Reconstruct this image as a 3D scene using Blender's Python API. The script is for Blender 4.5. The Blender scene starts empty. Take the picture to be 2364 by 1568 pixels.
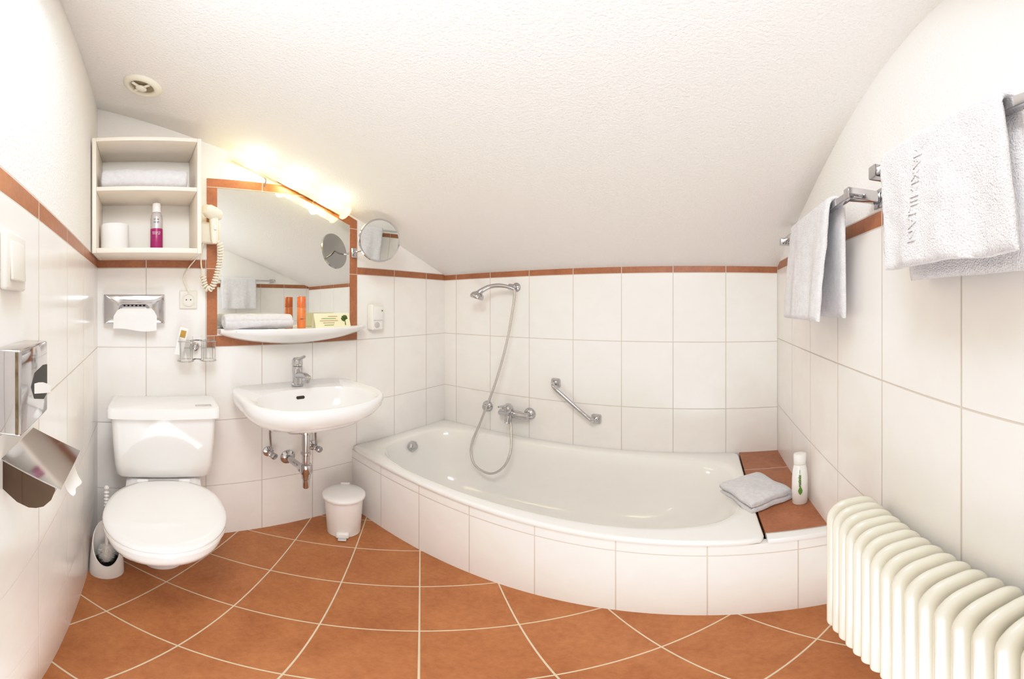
import bpy, bmesh, math, random
from mathutils import Vector, Matrix, noise
from math import sin, cos, pi, tan, sqrt, radians, atan2
random.seed(3)
scene = bpy.context.scene
COL = scene.collection
XF = [Matrix.Identity(4)]
WLOC = {}

# ---------------------------------------------------------------- materials
def lin(c):
    r = []
    for v in c[:3]:
        v = v / 255.0
        r.append(v / 12.92 if v <= 0.04045 else ((v + 0.055) / 1.055) ** 2.4)
    return (r[0], r[1], r[2], 1.0)

class NT:
    def __init__(s, name):
        s.mat = bpy.data.materials.new(name)
        s.mat.use_nodes = True
        s.n = s.mat.node_tree.nodes
        s.l = s.mat.node_tree.links
        s.b = s.n["Principled BSDF"]
        s._g = None
    def pos(s):
        if s._g is None:
            g = s.n.new("ShaderNodeNewGeometry")
            x = s.n.new("ShaderNodeSeparateXYZ")
            s.l.new(g.outputs["Position"], x.inputs[0])
            s._g = (g.outputs["Position"], x.outputs[0], x.outputs[1], x.outputs[2])
        return s._g
    def m(s, op, a, b=None, clamp=False):
        nd = s.n.new("ShaderNodeMath"); nd.operation = op; nd.use_clamp = clamp
        for i, v in enumerate((a, b)):
            if v is None: continue
            if isinstance(v, (int, float)): nd.inputs[i].default_value = v
            else: s.l.new(v, nd.inputs[i])
        return nd.outputs[0]
    def line(s, u, u0, w, half):
        t = s.m('FRACT', s.m('DIVIDE', s.m('SUBTRACT', u, u0), w))
        d = s.m('MULTIPLY', s.m('MINIMUM', t, s.m('SUBTRACT', 1.0, t)), w)
        return s.m('ADD', s.m('MULTIPLY', s.m('SUBTRACT', half, d), 900.0), 0.5, clamp=True)
    def at(s, u, c, half):
        d = s.m('ABSOLUTE', s.m('SUBTRACT', u, c))
        return s.m('ADD', s.m('MULTIPLY', s.m('SUBTRACT', half, d), 900.0), 0.5, clamp=True)
    def mixc(s, f, a, b):
        nd = s.n.new("ShaderNodeMix"); nd.data_type = 'RGBA'
        if isinstance(f, (int, float)): nd.inputs[0].default_value = f
        else: s.l.new(f, nd.inputs[0])
        for i, v in ((6, a), (7, b)):
            if isinstance(v, tuple): nd.inputs[i].default_value = v
            else: s.l.new(v, nd.inputs[i])
        return nd.outputs[2]
    def mixf(s, f, a, b):
        nd = s.n.new("ShaderNodeMix"); nd.data_type = 'FLOAT'
        if isinstance(f, (int, float)): nd.inputs[0].default_value = f
        else: s.l.new(f, nd.inputs[0])
        for i, v in ((2, a), (3, b)):
            if isinstance(v, (int, float)): nd.inputs[i].default_value = v
            else: s.l.new(v, nd.inputs[i])
        return nd.outputs[0]
    def noise(s, scale, detail=3.0, vec=None, rough=0.5, dist=0.0):
        nd = s.n.new("ShaderNodeTexNoise")
        nd.inputs["Scale"].default_value = scale
        nd.inputs["Detail"].default_value = detail
        nd.inputs["Roughness"].default_value = rough
        nd.inputs["Distortion"].default_value = dist
        s.l.new(vec if vec is not None else s.pos()[0], nd.inputs["Vector"])
        return nd.outputs[0]
    def ramp(s, f, lo, hi):
        nd = s.n.new("ShaderNodeMapRange")
        nd.inputs[1].default_value = lo; nd.inputs[2].default_value = hi
        s.l.new(f, nd.inputs[0])
        return nd.outputs[0]
    def bump(s, h, strength, dist, prev=None):
        nd = s.n.new("ShaderNodeBump")
        nd.inputs["Strength"].default_value = strength
        nd.inputs["Distance"].default_value = dist
        s.l.new(h, nd.inputs["Height"])
        if prev is not None: s.l.new(prev, nd.inputs["Normal"])
        return nd.outputs[0]
    def out(s, col=None, rough=None, normal=None):
        for k, v in (("Base Color", col), ("Roughness", rough), ("Normal", normal)):
            if v is None: continue
            if isinstance(v, (int, float, tuple)): s.b.inputs[k].default_value = v
            else: s.l.new(v, s.b.inputs[k])
        return s.mat

def M(name, col, rough=0.4, metal=0.0, bump=0.0, bscale=200.0, var=0.04, vscale=12.0, trans=0.0, emit=None, es=0.0, coat=0.0):
    t = NT(name)
    c = lin(col)
    d = tuple(max(0, v * (1 - var)) for v in c[:3]) + (1.0,)
    n = t.noise(vscale, 2.0)
    colr = t.mixc(t.ramp(n, 0.3, 0.7), c, d)
    nm = t.bump(t.noise(bscale, 3.0), bump, 0.002) if bump > 0 else None
    t.out(colr, rough, nm)
    t.b.inputs["Metallic"].default_value = metal
    if trans: t.b.inputs["Transmission Weight"].default_value = trans
    if coat: t.b.inputs["Coat Weight"].default_value = coat
    if emit:
        t.b.inputs["Emission Color"].default_value = lin(emit)
        t.b.inputs["Emission Strength"].default_value = es
    return t.mat

TILE_W = (248, 246, 243); TILE_W2 = (245, 242, 239); GROUT = (212, 205, 196); BROWN = (180, 117, 80); BROWN2 = (152, 91, 59); PLAS = (247, 245, 242)

def brown_col(t, sc=7.0, a=BROWN, b=BROWN2):
    n1 = t.noise(sc, 6.0, rough=0.65)
    n2 = t.noise(sc * 9, 4.0, rough=0.7)
    f = t.m('ADD', t.m('MULTIPLY', n1, 0.6), t.m('MULTIPLY', n2, 0.4))
    return t.mixc(t.ramp(f, 0.36, 0.64), lin(a), lin(b))

def wall_mat(name, axis, u0, zoff=0.0):
    t = NT(name)
    p, x, y, z0 = t.pos()
    u = x if axis == 'X' else y
    z = t.m('SUBTRACT', z0, zoff)
    gu = t.line(u, u0, 0.25, 0.0018)
    gz = t.line(z, 1.283, 0.33, 0.0018)
    top = t.at(z, 1.3205, 0.0015)
    g = t.m('MAXIMUM', t.m('MAXIMUM', gu, gz), top)
    isb = t.m('GREATER_THAN', z, 1.283)
    above = t.m('GREATER_THAN', z, 1.322)
    vein = t.noise(9.0, 4.0, dist=0.8)
    white = t.mixc(t.ramp(vein, 0.35, 0.7), lin(TILE_W), lin(TILE_W2))
    c = t.mixc(isb, white, brown_col(t, 10))
    c = t.mixc(g, c, lin(GROUT))
    c = t.mixc(above, c, lin(PLAS))
    r = t.mixf(g, t.mixf(isb, 0.18, 0.35), 0.8)
    r = t.mixf(above, r, 0.9)
    inv = t.m('SUBTRACT', 1.0, g)
    na = t.m('SUBTRACT', 1.0, above)
    h = t.m('ADD', t.m('MULTIPLY', t.m('MULTIPLY', inv, na), 0.5), t.m('MULTIPLY', t.noise(170.0, 3.0), t.m('MULTIPLY', above, 1.5)))
    h = t.m('ADD', h, t.m('MULTIPLY', t.noise(14.0, 2.0), t.m('MULTIPLY', na, 0.25)))
    return t.out(c, r, t.bump(h, 0.7, 0.002))

mA = wall_mat("tile_wall_basin", 'Y', 0.024)
mB = wall_mat("tile_wall_bath", 'X', 0.114)
mR = wall_mat("tile_wall_radiator", 'Y', 0.16, 0.015)
mL = wall_mat("tile_wall_switch", 'X', -0.61)

t = NT("ceiling_stucco")
cmat = t.out(lin((249, 246, 243)), 0.92, t.bump(t.noise(140.0, 4.0, rough=0.65), 1.0, 0.0045))

t = NT("terracotta_floor")
p, x, y, z = t.pos()
k = 1 / sqrt(2)
a = t.m('MULTIPLY', t.m('ADD', x, y), k)
b = t.m('MULTIPLY', t.m('SUBTRACT', y, x), k)
a0 = (-0.620 + 0.614) * k; b0 = (0.614 + 0.620) * k
g = t.m('MAXIMUM', t.line(a, a0, 0.25, 0.0024), t.line(b, b0, 0.25, 0.0024))
c = t.mixc(g, brown_col(t, 6, (194, 128, 78), (164, 98, 55)), lin((224, 210, 184)))
r = t.mixf(g, t.mixf(t.noise(20, 4), 0.3, 0.5), 0.85)
fmat = t.out(c, r, t.bump(t.m('ADD', t.m('SUBTRACT', 1.0, g), t.m('MULTIPLY', t.noise(60, 4), 0.25)), 0.5, 0.0015))

t = NT("tile_bath_front")
p, x, y, z = t.pos()
g = t.m('MAXIMUM', t.line(x, 0.015, 0.25, 0.0018), t.at(z, 0.320, 0.0022))
c = t.mixc(g, t.mixc(t.ramp(t.noise(9.0, 4.0, dist=0.8), 0.35, 0.7), lin(TILE_W), lin(TILE_W2)), lin(GROUT))
apmat = t.out(c, t.mixf(g, 0.13, 0.8), t.bump(t.m('SUBTRACT', 1.0, g), 0.5, 0.0012))

t = NT("terracotta_ledge")
p, x, y, z = t.pos()
g = t.line(y, 0.985, 0.25, 0.0018)
c = t.mixc(g, brown_col(t, 8, (182, 117, 80), (152, 91, 59)), lin(GROUT))
ledmat = t.out(c, 0.35, t.bump(t.m('SUBTRACT', 1.0, g), 0.5, 0.0012))

t = NT("terracotta_mirror_border")
p, x, y, z = t.pos()
g = t.m('MAXIMUM', t.line(y, 0.024, 0.25, 0.0014), t.m('MAXIMUM', t.at(z, 1.645, 0.0014), t.m('MAXIMUM', t.at(z, 1.283, 0.0014), t.m('MAXIMUM', t.at(z, 1.515, 0.0014), t.at(z, 1.0, 0.0014)))))
c = t.mixc(g, brown_col(t, 10), lin(GROUT))
frmat = t.out(c, 0.35, t.bump(t.m('SUBTRACT', 1.0, g), 0.5, 0.0012))

CER = M("white_ceramic", (247, 246, 245), 0.08, var=0.01, coat=0.3)
TUB = M("tub_enamel", (247, 246, 243), 0.1, var=0.01, coat=0.3)
PLASTIC = M("white_plastic", (242, 240, 237), 0.3, var=0.02)
CREAMP = M("cream_plastic", (240, 234, 218), 0.35, var=0.03)
SWITCHM = M("switch_plastic", (232, 228, 220), 0.3, var=0.02)
CABM = M("cream_cabinet", (245, 235, 220), 0.4, var=0.03, bump=0.05)
RADM = M("radiator_enamel", (230, 226, 211), 0.22, var=0.02, coat=0.2)
CHROME = M("chrome", (198, 198, 201), 0.07, 1.0, var=0.02)
CHROMED = M("chrome_satin", (180, 180, 182), 0.22, 1.0, var=0.06)
CHROMEK = M("chrome_painted_reflection", (100, 84, 72), 0.06, 1.0, var=0.1)  # brown-dark tint stands in for a dark reflection in the chrome
RUST = M("tarnished_chrome", (140, 125, 100), 0.4, 0.8, var=0.5, vscale=60)
DARK = M("opening_shade", (35, 32, 30), 0.5, var=0.2)  # near-black colour painted in for the shade inside openings
MIRR = M("mirror_glass", (236, 240, 237), 0.005, 1.0, var=0.0)
PAPER = M("tissue_paper", (248, 247, 245), 0.9, bump=0.3, bscale=300)
ORANGE = M("orange_plastic", (232, 128, 66), 0.3, var=0.03)
ORANGED = M("orange_cap", (218, 112, 54), 0.25, var=0.03)
MAG = M("magenta_label", (165, 30, 108), 0.3, var=0.15, vscale=150)
SILV = M("silver_plastic", (205, 203, 205), 0.25, 0.3, var=0.03)
GREEN = M("green_print", (96, 150, 50), 0.5, var=0.3, vscale=300)
GREEND = M("tree_print", (92, 120, 50), 0.6, var=0.5, vscale=400)
CARD = M("cream_card", (246, 240, 205), 0.6, var=0.02)
PRINT = M("brown_print", (170, 130, 80), 0.6, var=0.05)
GREYP = M("grey_print", (110, 105, 105), 0.5, var=0.05)
WHITEP = M("white_print", (245, 240, 240), 0.5, var=0.02)
GOLD = M("gold_print", (190, 150, 70), 0.4, 0.3, var=0.1)
HOSE = M("hose_grey", (205, 203, 198), 0.25, 0.75, bump=0.6, bscale=500)
BULB = M("bulb_glow", (255, 240, 200), 0.4, emit=(255, 234, 178), es=32.0)
t = NT("terry_cloth")
tn = t.noise(420.0, 2.0); tn2 = t.noise(60.0, 3.0)
TERRY = t.out(t.mixc(t.ramp(tn2, 0.3, 0.7), lin((240, 240, 243)), lin((228, 228, 234))), 0.95,
              t.bump(t.m('ADD', tn, t.m('MULTIPLY', tn2, 0.6)), 0.9, 0.004))
t.b.inputs["Sheen Weight"].default_value = 0.1
t = NT("clear_glass")
t.out(t.mixc(t.noise(5), (1, 1, 1, 1), (0.97, 0.99, 0.98, 1)), 0.02)
t.b.inputs["Transmission Weight"].default_value = 1.0
t.b.inputs["IOR"].default_value = 1.3
GLASS = t.mat
t = NT("frosted_shade")
t.out(t.mixc(t.noise(8), lin((252, 248, 228)), lin((250, 242, 214))), 0.4)
t.b.inputs["Emission Color"].default_value = lin((255, 230, 160))
t.b.inputs["Emission Strength"].default_value = 0.85
tr = t.n.new("ShaderNodeBsdfTransparent"); mx = t.n.new("ShaderNodeMixShader")
tr.inputs[0].default_value = lin((255, 248, 224))
mx.inputs[0].default_value = 0.45
o = t.n["Material Output"]
t.l.new(t.b.outputs[0], mx.inputs[1]); t.l.new(tr.outputs[0], mx.inputs[2]); t.l.new(mx.outputs[0], o.inputs[0])
SHADE = t.mat

# ---------------------------------------------------------------- builders
def meta(o, label=None, category=None, kind=None, group=None):
    if label: o["label"] = label
    if category: o["category"] = category
    if kind: o["kind"] = kind
    if group: o["group"] = group

def thing(name, loc, label, category, group=None):
    e = bpy.data.objects.new(name, None)
    e.empty_display_size = 0.05
    e.location = loc
    COL.objects.link(e)
    WLOC[e.name] = Vector(loc)
    meta(e, label, category, None, group)
    return e

def mk_bm(name, bm, mat, parent=None, smooth=35, recalc=True, **kw):
    bmesh.ops.remove_doubles(bm, verts=bm.verts, dist=1e-6)
    bm.transform(XF[0])
    if recalc: bmesh.ops.recalc_face_normals(bm, faces=bm.faces)
    cs = [v.co for v in bm.verts]
    mn = Vector([min(c[i] for c in cs) for i in range(3)]); mxx = Vector([max(c[i] for c in cs) for i in range(3)])
    ctr = (mn + mxx) / 2
    if parent is None: ctr.z = mn.z
    bm.transform(Matrix.Translation(-ctr))
    me = bpy.data.meshes.new(name)
    bm.to_mesh(me); bm.free()
    mats = mat if isinstance(mat, list) else [mat]
    for q in mats: me.materials.append(q)
    if smooth:
        me.shade_smooth()
        me.set_sharp_from_angle(angle=radians(smooth))
    o = bpy.data.objects.new(name, me)
    COL.objects.link(o)
    WLOC[o.name] = ctr
    if parent is not None:
        o.parent = parent
        o.location = ctr - WLOC[parent.name]
    else:
        o.location = ctr
    meta(o, **kw)
    return o

def box(name, lo, hi, mat, parent=None, bevel=0.0, seg=3, rot=None, **kw):
    bm = bmesh.new()
    lo = Vector(lo); hi = Vector(hi); c = (lo + hi) / 2; s = hi - lo
    bmesh.ops.create_cube(bm, size=1.0)
    for v in bm.verts: v.co = Vector((v.co.x * s.x, v.co.y * s.y, v.co.z * s.z))
    if bevel > 0:
        bmesh.ops.bevel(bm, geom=bm.edges[:], offset=bevel, segments=seg, profile=0.5, affect='EDGES')
    if rot is not None: bm.transform(rot.to_4x4())
    bm.transform(Matrix.Translation(c))
    return mk_bm(name, bm, mat, parent, **kw)

def addloft(bm, rings, cap=True, closed_u=True, loop_v=False):
    vs = [[bm.verts.new(p) for p in r] for r in rings]
    n = len(vs[0]); m_ = len(vs)
    for i in range(m_ if loop_v else m_ - 1):
        for j in range(n if closed_u else n - 1):
            a, b_, c, d = vs[i][j], vs[i][(j + 1) % n], vs[(i + 1) % m_][(j + 1) % n], vs[(i + 1) % m_][j]
            try: bm.faces.new((a, b_, c, d))
            except ValueError: pass
    if cap and not loop_v and closed_u:
        for r in ((vs[-1],) if cap == 'last' else (vs[0], vs[-1])):
            try: bm.faces.new(r)
            except ValueError: pass

def loft(name, rings, mat, parent=None, cap=True, closed_u=True, **kw):
    bm = bmesh.new()
    addloft(bm, rings, cap, closed_u)
    return mk_bm(name, bm, mat, parent, **kw)

def frame_to(axis):
    z = Vector(axis).normalized()
    up = Vector((0, 0, 1)) if abs(z.z) < 0.9 else Vector((1, 0, 0))
    x = up.cross(z).normalized(); y = z.cross(x)
    return Matrix((x, y, z)).transposed()

def lathe_rings(profile, origin, axis=(0, 0, 1), seg=40):
    R = frame_to(axis); o_ = Vector(origin)
    out = []
    for r, h in profile:
        r = max(r, 1e-4)
        out.append([o_ + R @ Vector((r * cos(2 * pi * i / seg), r * sin(2 * pi * i / seg), h)) for i in range(seg)])
    return out

def lathe(name, profile, origin, mat, parent=None, axis=(0, 0, 1), seg=40, **kw):
    return loft(name, lathe_rings(profile, origin, axis, seg), mat, parent, **kw)

def cr(pts, n=8):
    P = [Vector(p) for p in pts]
    P = [2 * P[0] - P[1]] + P + [2 * P[-1] - P[-2]]
    out = []
    for i in range(1, len(P) - 2):
        for k_ in range(n):
            t_ = k_ / n
            p0, p1, p2, p3 = P[i - 1], P[i], P[i + 1], P[i + 2]
            out.append(0.5 * ((2 * p1) + (p2 - p0) * t_ + (2 * p0 - 5 * p1 + 4 * p2 - p3) * t_ ** 2 + (3 * p1 - p0 - 3 * p2 + p3) * t_ ** 3))
    out.append(P[-2])
    return out

def tube_rings(pts, r, seg=12):
    P = [Vector(p) for p in pts]
    n = len(P)
    rr = r if isinstance(r, (list, tuple)) else [r] * n
    rings = []
    t0 = (P[1] - P[0]).normalized()
    nrm = t0.orthogonal().normalized()
    for i in range(n):
        t_ = (P[min(i + 1, n - 1)] - P[max(i - 1, 0)]).normalized()
        nrm = (nrm - t_ * nrm.dot(t_)).normalized()
        bi = t_.cross(nrm)
        rings.append([P[i] + rr[i] * (cos(2 * pi * j / seg) * nrm + sin(2 * pi * j / seg) * bi) for j in range(seg)])
    return rings

def tube(name, pts, r, mat, parent=None, seg=12, smoothn=0, **kw):
    if smoothn:
        if isinstance(r, (list, tuple)):
            q = []
            for i in range(len(r) - 1):
                for k_ in range(smoothn): q.append(r[i] + (r[i + 1] - r[i]) * k_ / smoothn)
            q.append(r[-1]); r = q
        pts = cr(pts, smoothn)
    return loft(name, tube_rings(pts, r, seg), mat, parent, **kw)

def addtube(bm, pts, r, seg=10, smoothn=0):
    if smoothn: pts = cr(pts, smoothn)
    addloft(bm, tube_rings(pts, r, seg))

def addlathe(bm, profile, origin, axis=(0, 0, 1), seg=32):
    addloft(bm, lathe_rings(profile, origin, axis, seg))

def prism(name, outline, axis, lo, hi, mat, parent=None, bevel=0.0, **kw):
    def P(u, v, w):
        return {'X': (w, u, v), 'Y': (u, w, v), 'Z': (u, v, w)}[axis]
    bm = bmesh.new()
    addloft(bm, [[P(u, v, lo) for u, v in outline], [P(u, v, hi) for u, v in outline]])
    if bevel > 0:
        bmesh.ops.bevel(bm, geom=bm.edges[:], offset=bevel, segments=2, profile=0.5, affect='EDGES')
    return mk_bm(name, bm, mat, parent, **kw)

def text(name, body, size, origin, X, Y, mat, parent, extrude=0.0006, align='CENTER', fn=None, label=None, bold=0.0):
    cu = bpy.data.curves.new("txt", 'FONT')
    cu.body = body; cu.size = size; cu.extrude = extrude; cu.align_x = align; cu.align_y = 'CENTER'; cu.offset = bold
    ob = bpy.data.objects.new("txt", cu); COL.objects.link(ob)
    dg = bpy.context.evaluated_depsgraph_get()
    me = bpy.data.meshes.new_from_object(ob.evaluated_get(dg))
    bpy.data.objects.remove(ob); bpy.data.curves.remove(cu)
    X = Vector(X).normalized(); Y = Vector(Y).normalized(); Z = X.cross(Y)
    R = Matrix((X, Y, Z)).transposed().to_4x4()
    bm = bmesh.new(); bm.from_mesh(me); bpy.data.meshes.remove(me)
    if fn: bmesh.ops.subdivide_edges(bm, edges=bm.edges[:], cuts=1)
    bm.transform(Matrix.Translation(Vector(origin)) @ R)
    if fn:
        for v in bm.verts: v.co = fn(v.co)
    return mk_bm(name, bm, mat, parent, smooth=0, recalc=False, label=label)

def rrect(hx, hy, r, n=6):
    pts = []
    for cx, cy, a0_ in ((hx - r, hy - r, 0), (-hx + r, hy - r, pi / 2), (-hx + r, -hy + r, pi), (hx - r, -hy + r, 1.5 * pi)):
        for i in range(n + 1):
            a_ = a0_ + (pi / 2) * i / n
            pts.append((cx + r * cos(a_), cy + r * sin(a_)))
    return pts

def ribbon(path, th):
    n = len(path)
    L, R_ = [], []
    for i in range(n):
        a_ = Vector(path[max(i - 1, 0)]); b_ = Vector(path[min(i + 1, n - 1)])
        d = (b_ - a_).normalized(); nn = Vector((-d.y, d.x))
        p_ = Vector(path[i])
        e = 0.6 if i in (0, n - 1) else 1.0
        L.append(p_ + nn * th / 2 * e); R_.append(p_ - nn * th / 2 * e)
    return L + R_[::-1]

def serp(W, th, layers):
    pts = []
    gap = th * 1.0
    for k_ in range(layers):
        z = gap * k_ + th / 2
        xs = [(-W / 2 + gap / 2) + (W - gap) * i / 12 for i in range(13)]
        if k_ % 2: xs = xs[::-1]
        pts += [(x_, z) for x_ in xs]
        if k_ < layers - 1:
            sx = 1 if k_ % 2 == 0 else -1
            cx = sx * (W / 2 - gap / 2)
            for i in range(1, 6):
                a_ = -pi / 2 + pi * i / 6
                pts.append((cx + sx * gap / 2 * cos(a_), z + gap / 2 + gap / 2 * sin(a_)))
    return pts

def ext_ribbon(name, path, th, L, mat4, n=22, jit=0.003, droop=0.0, parent=None, **kw):
    rings = []
    for i in range(n + 1):
        v = L / 2 * sin(pi / 2 * (-1 + 2 * i / n))
        s_ = 1.0
        if i in (0, n): s_ = 0.35
        elif i in (1, n - 1): s_ = 0.75
        elif i in (2, n - 2): s_ = 0.93
        ring = []
        for p_ in ribbon(path, th * s_):
            q = Vector((p_.x, v, p_.y))
            nz = noise.noise_vector(q * 14)
            q += Vector((nz.x * jit, nz.y * jit, nz.z * jit * 0.8 * min(1, max(0, q.z) / 0.01)))
            q.z -= droop * (abs(q.x) ** 2 + abs(q.y) ** 2)
            if q.z < 0.0: q.z = 0.0
            ring.append(mat4 @ q)
        rings.append(ring)
    return loft(name, rings, TERRY, parent, smooth=80, **kw)

# ---------------------------------------------------------------- room
XA, XR, YB, YL = -1.48, 0.364, 1.69, -0.178
def ceil_z(y): return 1.315 + 0.388 * (YB - y)
S = dict(kind="structure")
box("floor", (XA - .05, YL - .05, -.05), (XR + .05, YB + .05, 0), fmat, smooth=0, label="terracotta tiled floor laid diagonally with cream grout", **S)
ol = [(YL - .05, 0), (YB + .05, 0), (YB + .05, ceil_z(YB + .05) + .02), (YL - .05, ceil_z(YL - .05) + .02)]
prism("wall_basin", ol, 'X', XA - .05, XA, mA, smooth=0, label="white tiled wall with brown border behind toilet and washbasin", **S)
prism("wall_radiator", ol, 'X', XR, XR + .05, mR, smooth=0, label="white tiled wall with brown border and white plaster above", **S)
box("wall_bath", (XA - .05, YB, 0), (XR + .05, YB + .05, 1.33), mB, smooth=0, label="low white tiled wall with brown border beside bathtub", **S)
box("wall_switch", (XA - .05, YL - .05, 0), (XR + .05, YL, 2.08), mL, smooth=0, label="white tiled wall with brown border and white plaster above", **S)
prism("ceiling", [(YL - .05, ceil_z(YL - .05)), (YB + .05, ceil_z(YB + .05)), (YB + .05, ceil_z(YB + .05) + .05), (YL - .05, ceil_z(YL - .05) + .05)],
      'X', XA - .05, XR + .05, cmat, smooth=0, label="sloping white stucco ceiling", **S)

def yf(x): return 0.948 + 0.0275 * (x / 1.2) ** 2
n = 40
xs = [XA + (XR - XA) * i / n for i in range(n + 1)]
bm = bmesh.new()
addloft(bm, [[(x, yf(x) + .007, 0), (x, yf(x) + .007, .3645), (x, yf(x) + .032, .3645), (x, yf(x) + .032, 0)] for x in xs])
mk_bm("wall_apron", bm, apmat, smooth=30, label="white tiled front panel enclosing the bathtub", **S)
prism("trim_1", [(0.178, 0.986), (XR, 0.986), (XR, YB), (0.178, YB)], 'Z', 0.365, 0.386, ledmat, smooth=0, label="terracotta tiled ledge at the end of the bathtub", **S)
prism("trim_2", [(0.178, 0.948), (XR, 0.949), (XR, 0.984), (0.178, 0.984)], 'Z', 0.366, 0.387, CER, bevel=0.004, label="white glazed edge strip of the tiled ledge", **S)
out = [(.2775, .955), (1.024, .955), (1.024, 1.560), (.705, 1.686), (.2775, 1.686)]
inn = [(.322, 1.0), (.979, 1.0), (.979, 1.531), (.694, 1.642), (.322, 1.642)]
bm = bmesh.new()
rings = []
for i in range(5):
    o2, i2 = out[i], inn[i]
    rings.append([(XA + .0005, o2[0], o2[1]), (XA + .005, o2[0], o2[1]), (XA + .005, i2[0], i2[1]), (XA + .0005, i2[0], i2[1])])
addloft(bm, rings, cap=False, loop_v=True)
mk_bm("trim_3", bm, frmat, smooth=0, label="terracotta tile border framing the mirror", **S)
prism("mirror", inn, 'X', XA + .001, XA + .004, MIRR, smooth=0, label="large wall mirror with a cut-off upper corner above the shelf", category="mirror")

# ---------------------------------------------------------------- toilet
TX = Matrix.Translation((-1.474, .093, 0)) @ Matrix.Rotation(radians(-3.0), 4, 'Z')
toilet = thing("toilet", TX @ Vector((.35, 0, 0)), "white ceramic close-coupled toilet with closed lid against tiled wall", "toilet")
XF[0] = TX
rings = []
for z, w, d, r in ((.445, .150, .070, .02), (.449, .166, .080, .025), (.458, .174, .085, .028), (.50, .180, .088, .030), (.60, .188, .089, .028), (.703, .193, .090, .026)):
    rings.append([(.008 + .090 + p_[0], p_[1], z) for p_ in rrect(d, w, r)])
loft("cistern", rings, CER, toilet)
rings = []
for z, e, r in ((.703, -.002, .022), (.706, .010, .024), (.738, .010, .024), (.744, .007, .022), (.746, .000, .018)):
    rings.append([(.103 + p_[0], p_[1], z) for p_ in rrect(.094 + e, .196 + e, r)])
loft("cistern_lid", rings, CER, toilet)
box("flush_button", (.150, .118, .7452), (.175, .178, .7480), SILV, toilet, bevel=.001)
def egg(sc, z, dx=0, N=56, xb=.195, xf=.640, w=.18, xc=.42):
    pts = []
    for i in range(N):
        a_ = 2 * pi * i / N
        c_, s_ = cos(a_), sin(a_)
        if c_ >= 0:
            nx = 2.1; X_ = (abs(c_) ** (2 / nx)) * (xf - xc); Y_ = (abs(s_) ** (2 / nx)) * w
        else:
            nx = 2.6; X_ = -(abs(c_) ** (2 / nx)) * (xc - xb); Y_ = (abs(s_) ** (2 / nx)) * w
            Y_ *= 1 - .12 * (X_ / (xc - xb)) ** 2
        Y_ = Y_ if s_ >= 0 else -Y_
        pts.append(((xc + X_ * sc + dx), Y_ * sc, z))
    return pts
loft("bowl", [egg(.44, 0, -.275), egg(.43, .02, -.275), egg(.43, .10, -.27), egg(.50, .17, -.235), egg(.66, .23, -.15), egg(.82, .285, -.075), egg(.92, .335, -.030), egg(.955, .37, -.012), egg(.965, .40, -.004), egg(.95, .409, -.004)], CER, toilet, smooth=60)
rings = []
for X_, w, z0_, z1_ in ((.006, .13, .0, .444), (.10, .14, .0, .444), (.20, .135, .12, .430), (.26, .12, .18, .408)):
    rings.append([(X_, -w, z0_), (X_, w, z0_), (X_, w, z1_ - .015), (X_, w - .02, z1_), (X_, -w + .02, z1_), (X_, -w, z1_ - .015)])
loft("pedestal", rings, CER, toilet)
loft("seat", [egg(.985, .4095), egg(1.0, .413), egg(1.0, .424), egg(.985, .428)], CER, toilet)
loft("seat_lid", [egg(.985, .4285), egg(1.005, .432), egg(1.005, .440), egg(.985, .447), egg(.9, .452), egg(.6, .456), egg(.2, .458)], CER, toilet, smooth=50)
for s_ in (-1, 1):
    lathe("hinge", [(0, -.02), (.010, -.02), (.012, -.016), (.012, .016), (.010, .02), (0, .02)], (.196, s_ * .075, .437), CER, toilet, axis=(0, 1, 0), seg=16)
XF[0] = Matrix.Identity(4)

# ---------------------------------------------------------------- toilet brush + holder
bx, by = -1.225, -.116
N = 48
def ztop(a_):
    d = cos(a_ - .15)
    return .160 - .095 * d
rings = [[(bx + .001 * cos(2 * pi * i / N), by + .001 * sin(2 * pi * i / N), .0) for i in range(N)]]
rad = lambda f: .0600 - .010 * f * f
for f in (0, .04, .2, .4, .6, .8, .97, 1.0):
    rings.append([(bx + rad(f) * cos(2 * pi * i / N), by + rad(f) * sin(2 * pi * i / N), ztop(2 * pi * i / N) * f) for i in range(N)])
for f in (1.0, .97, .8, .6, .3, .08):
    rings.append([(bx + (rad(f) - .004) * cos(2 * pi * i / N), by + (rad(f) - .004) * sin(2 * pi * i / N), ztop(2 * pi * i / N) * f - (.0 if f < 1 else -.0005)) for i in range(N)])
rings.append([(bx + .001 * cos(2 * pi * i / N), by + .001 * sin(2 * pi * i / N), .012) for i in range(N)])
loft("toilet_brush_holder", rings, PLASTIC, label="white plastic toilet brush holder with slanted opening on the floor", category="brush holder", smooth=50)
lathe("holder_inner_shade", [(0, .013), (.050, .013), (.050, .062), (.040, .062), (.040, .050), (0, .050)], (bx, by, 0), DARK, bpy.data.objects["toilet_brush_holder"])  # dark cup added as painted shade inside the holder
brush = thing("toilet_brush", (bx, by, .05), "white toilet brush with beaded handle standing in its holder", "toilet brush")
bm = bmesh.new()
random.seed(5)
for i in range(700):
    zz = .07 + .080 * random.random(); a_ = random.random() * 2 * pi
    L_ = .033 * (1 - ((zz - .110) / .075) ** 2 * .5)
    p0 = Vector((bx, by, zz)); p1 = p0 + Vector((cos(a_) * L_, sin(a_) * L_, random.uniform(-.006, .006)))
    sd = Vector((-sin(a_), cos(a_), 0)) * .0011
    up = Vector((0, 0, .0011))
    vs = [bm.verts.new(q) for q in (p0 + sd, p0 - sd, p0 + up, p1)]
    bm.faces.new((vs[0], vs[1], vs[3])); bm.faces.new((vs[1], vs[2], vs[3])); bm.faces.new((vs[2], vs[0], vs[3]))
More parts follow.
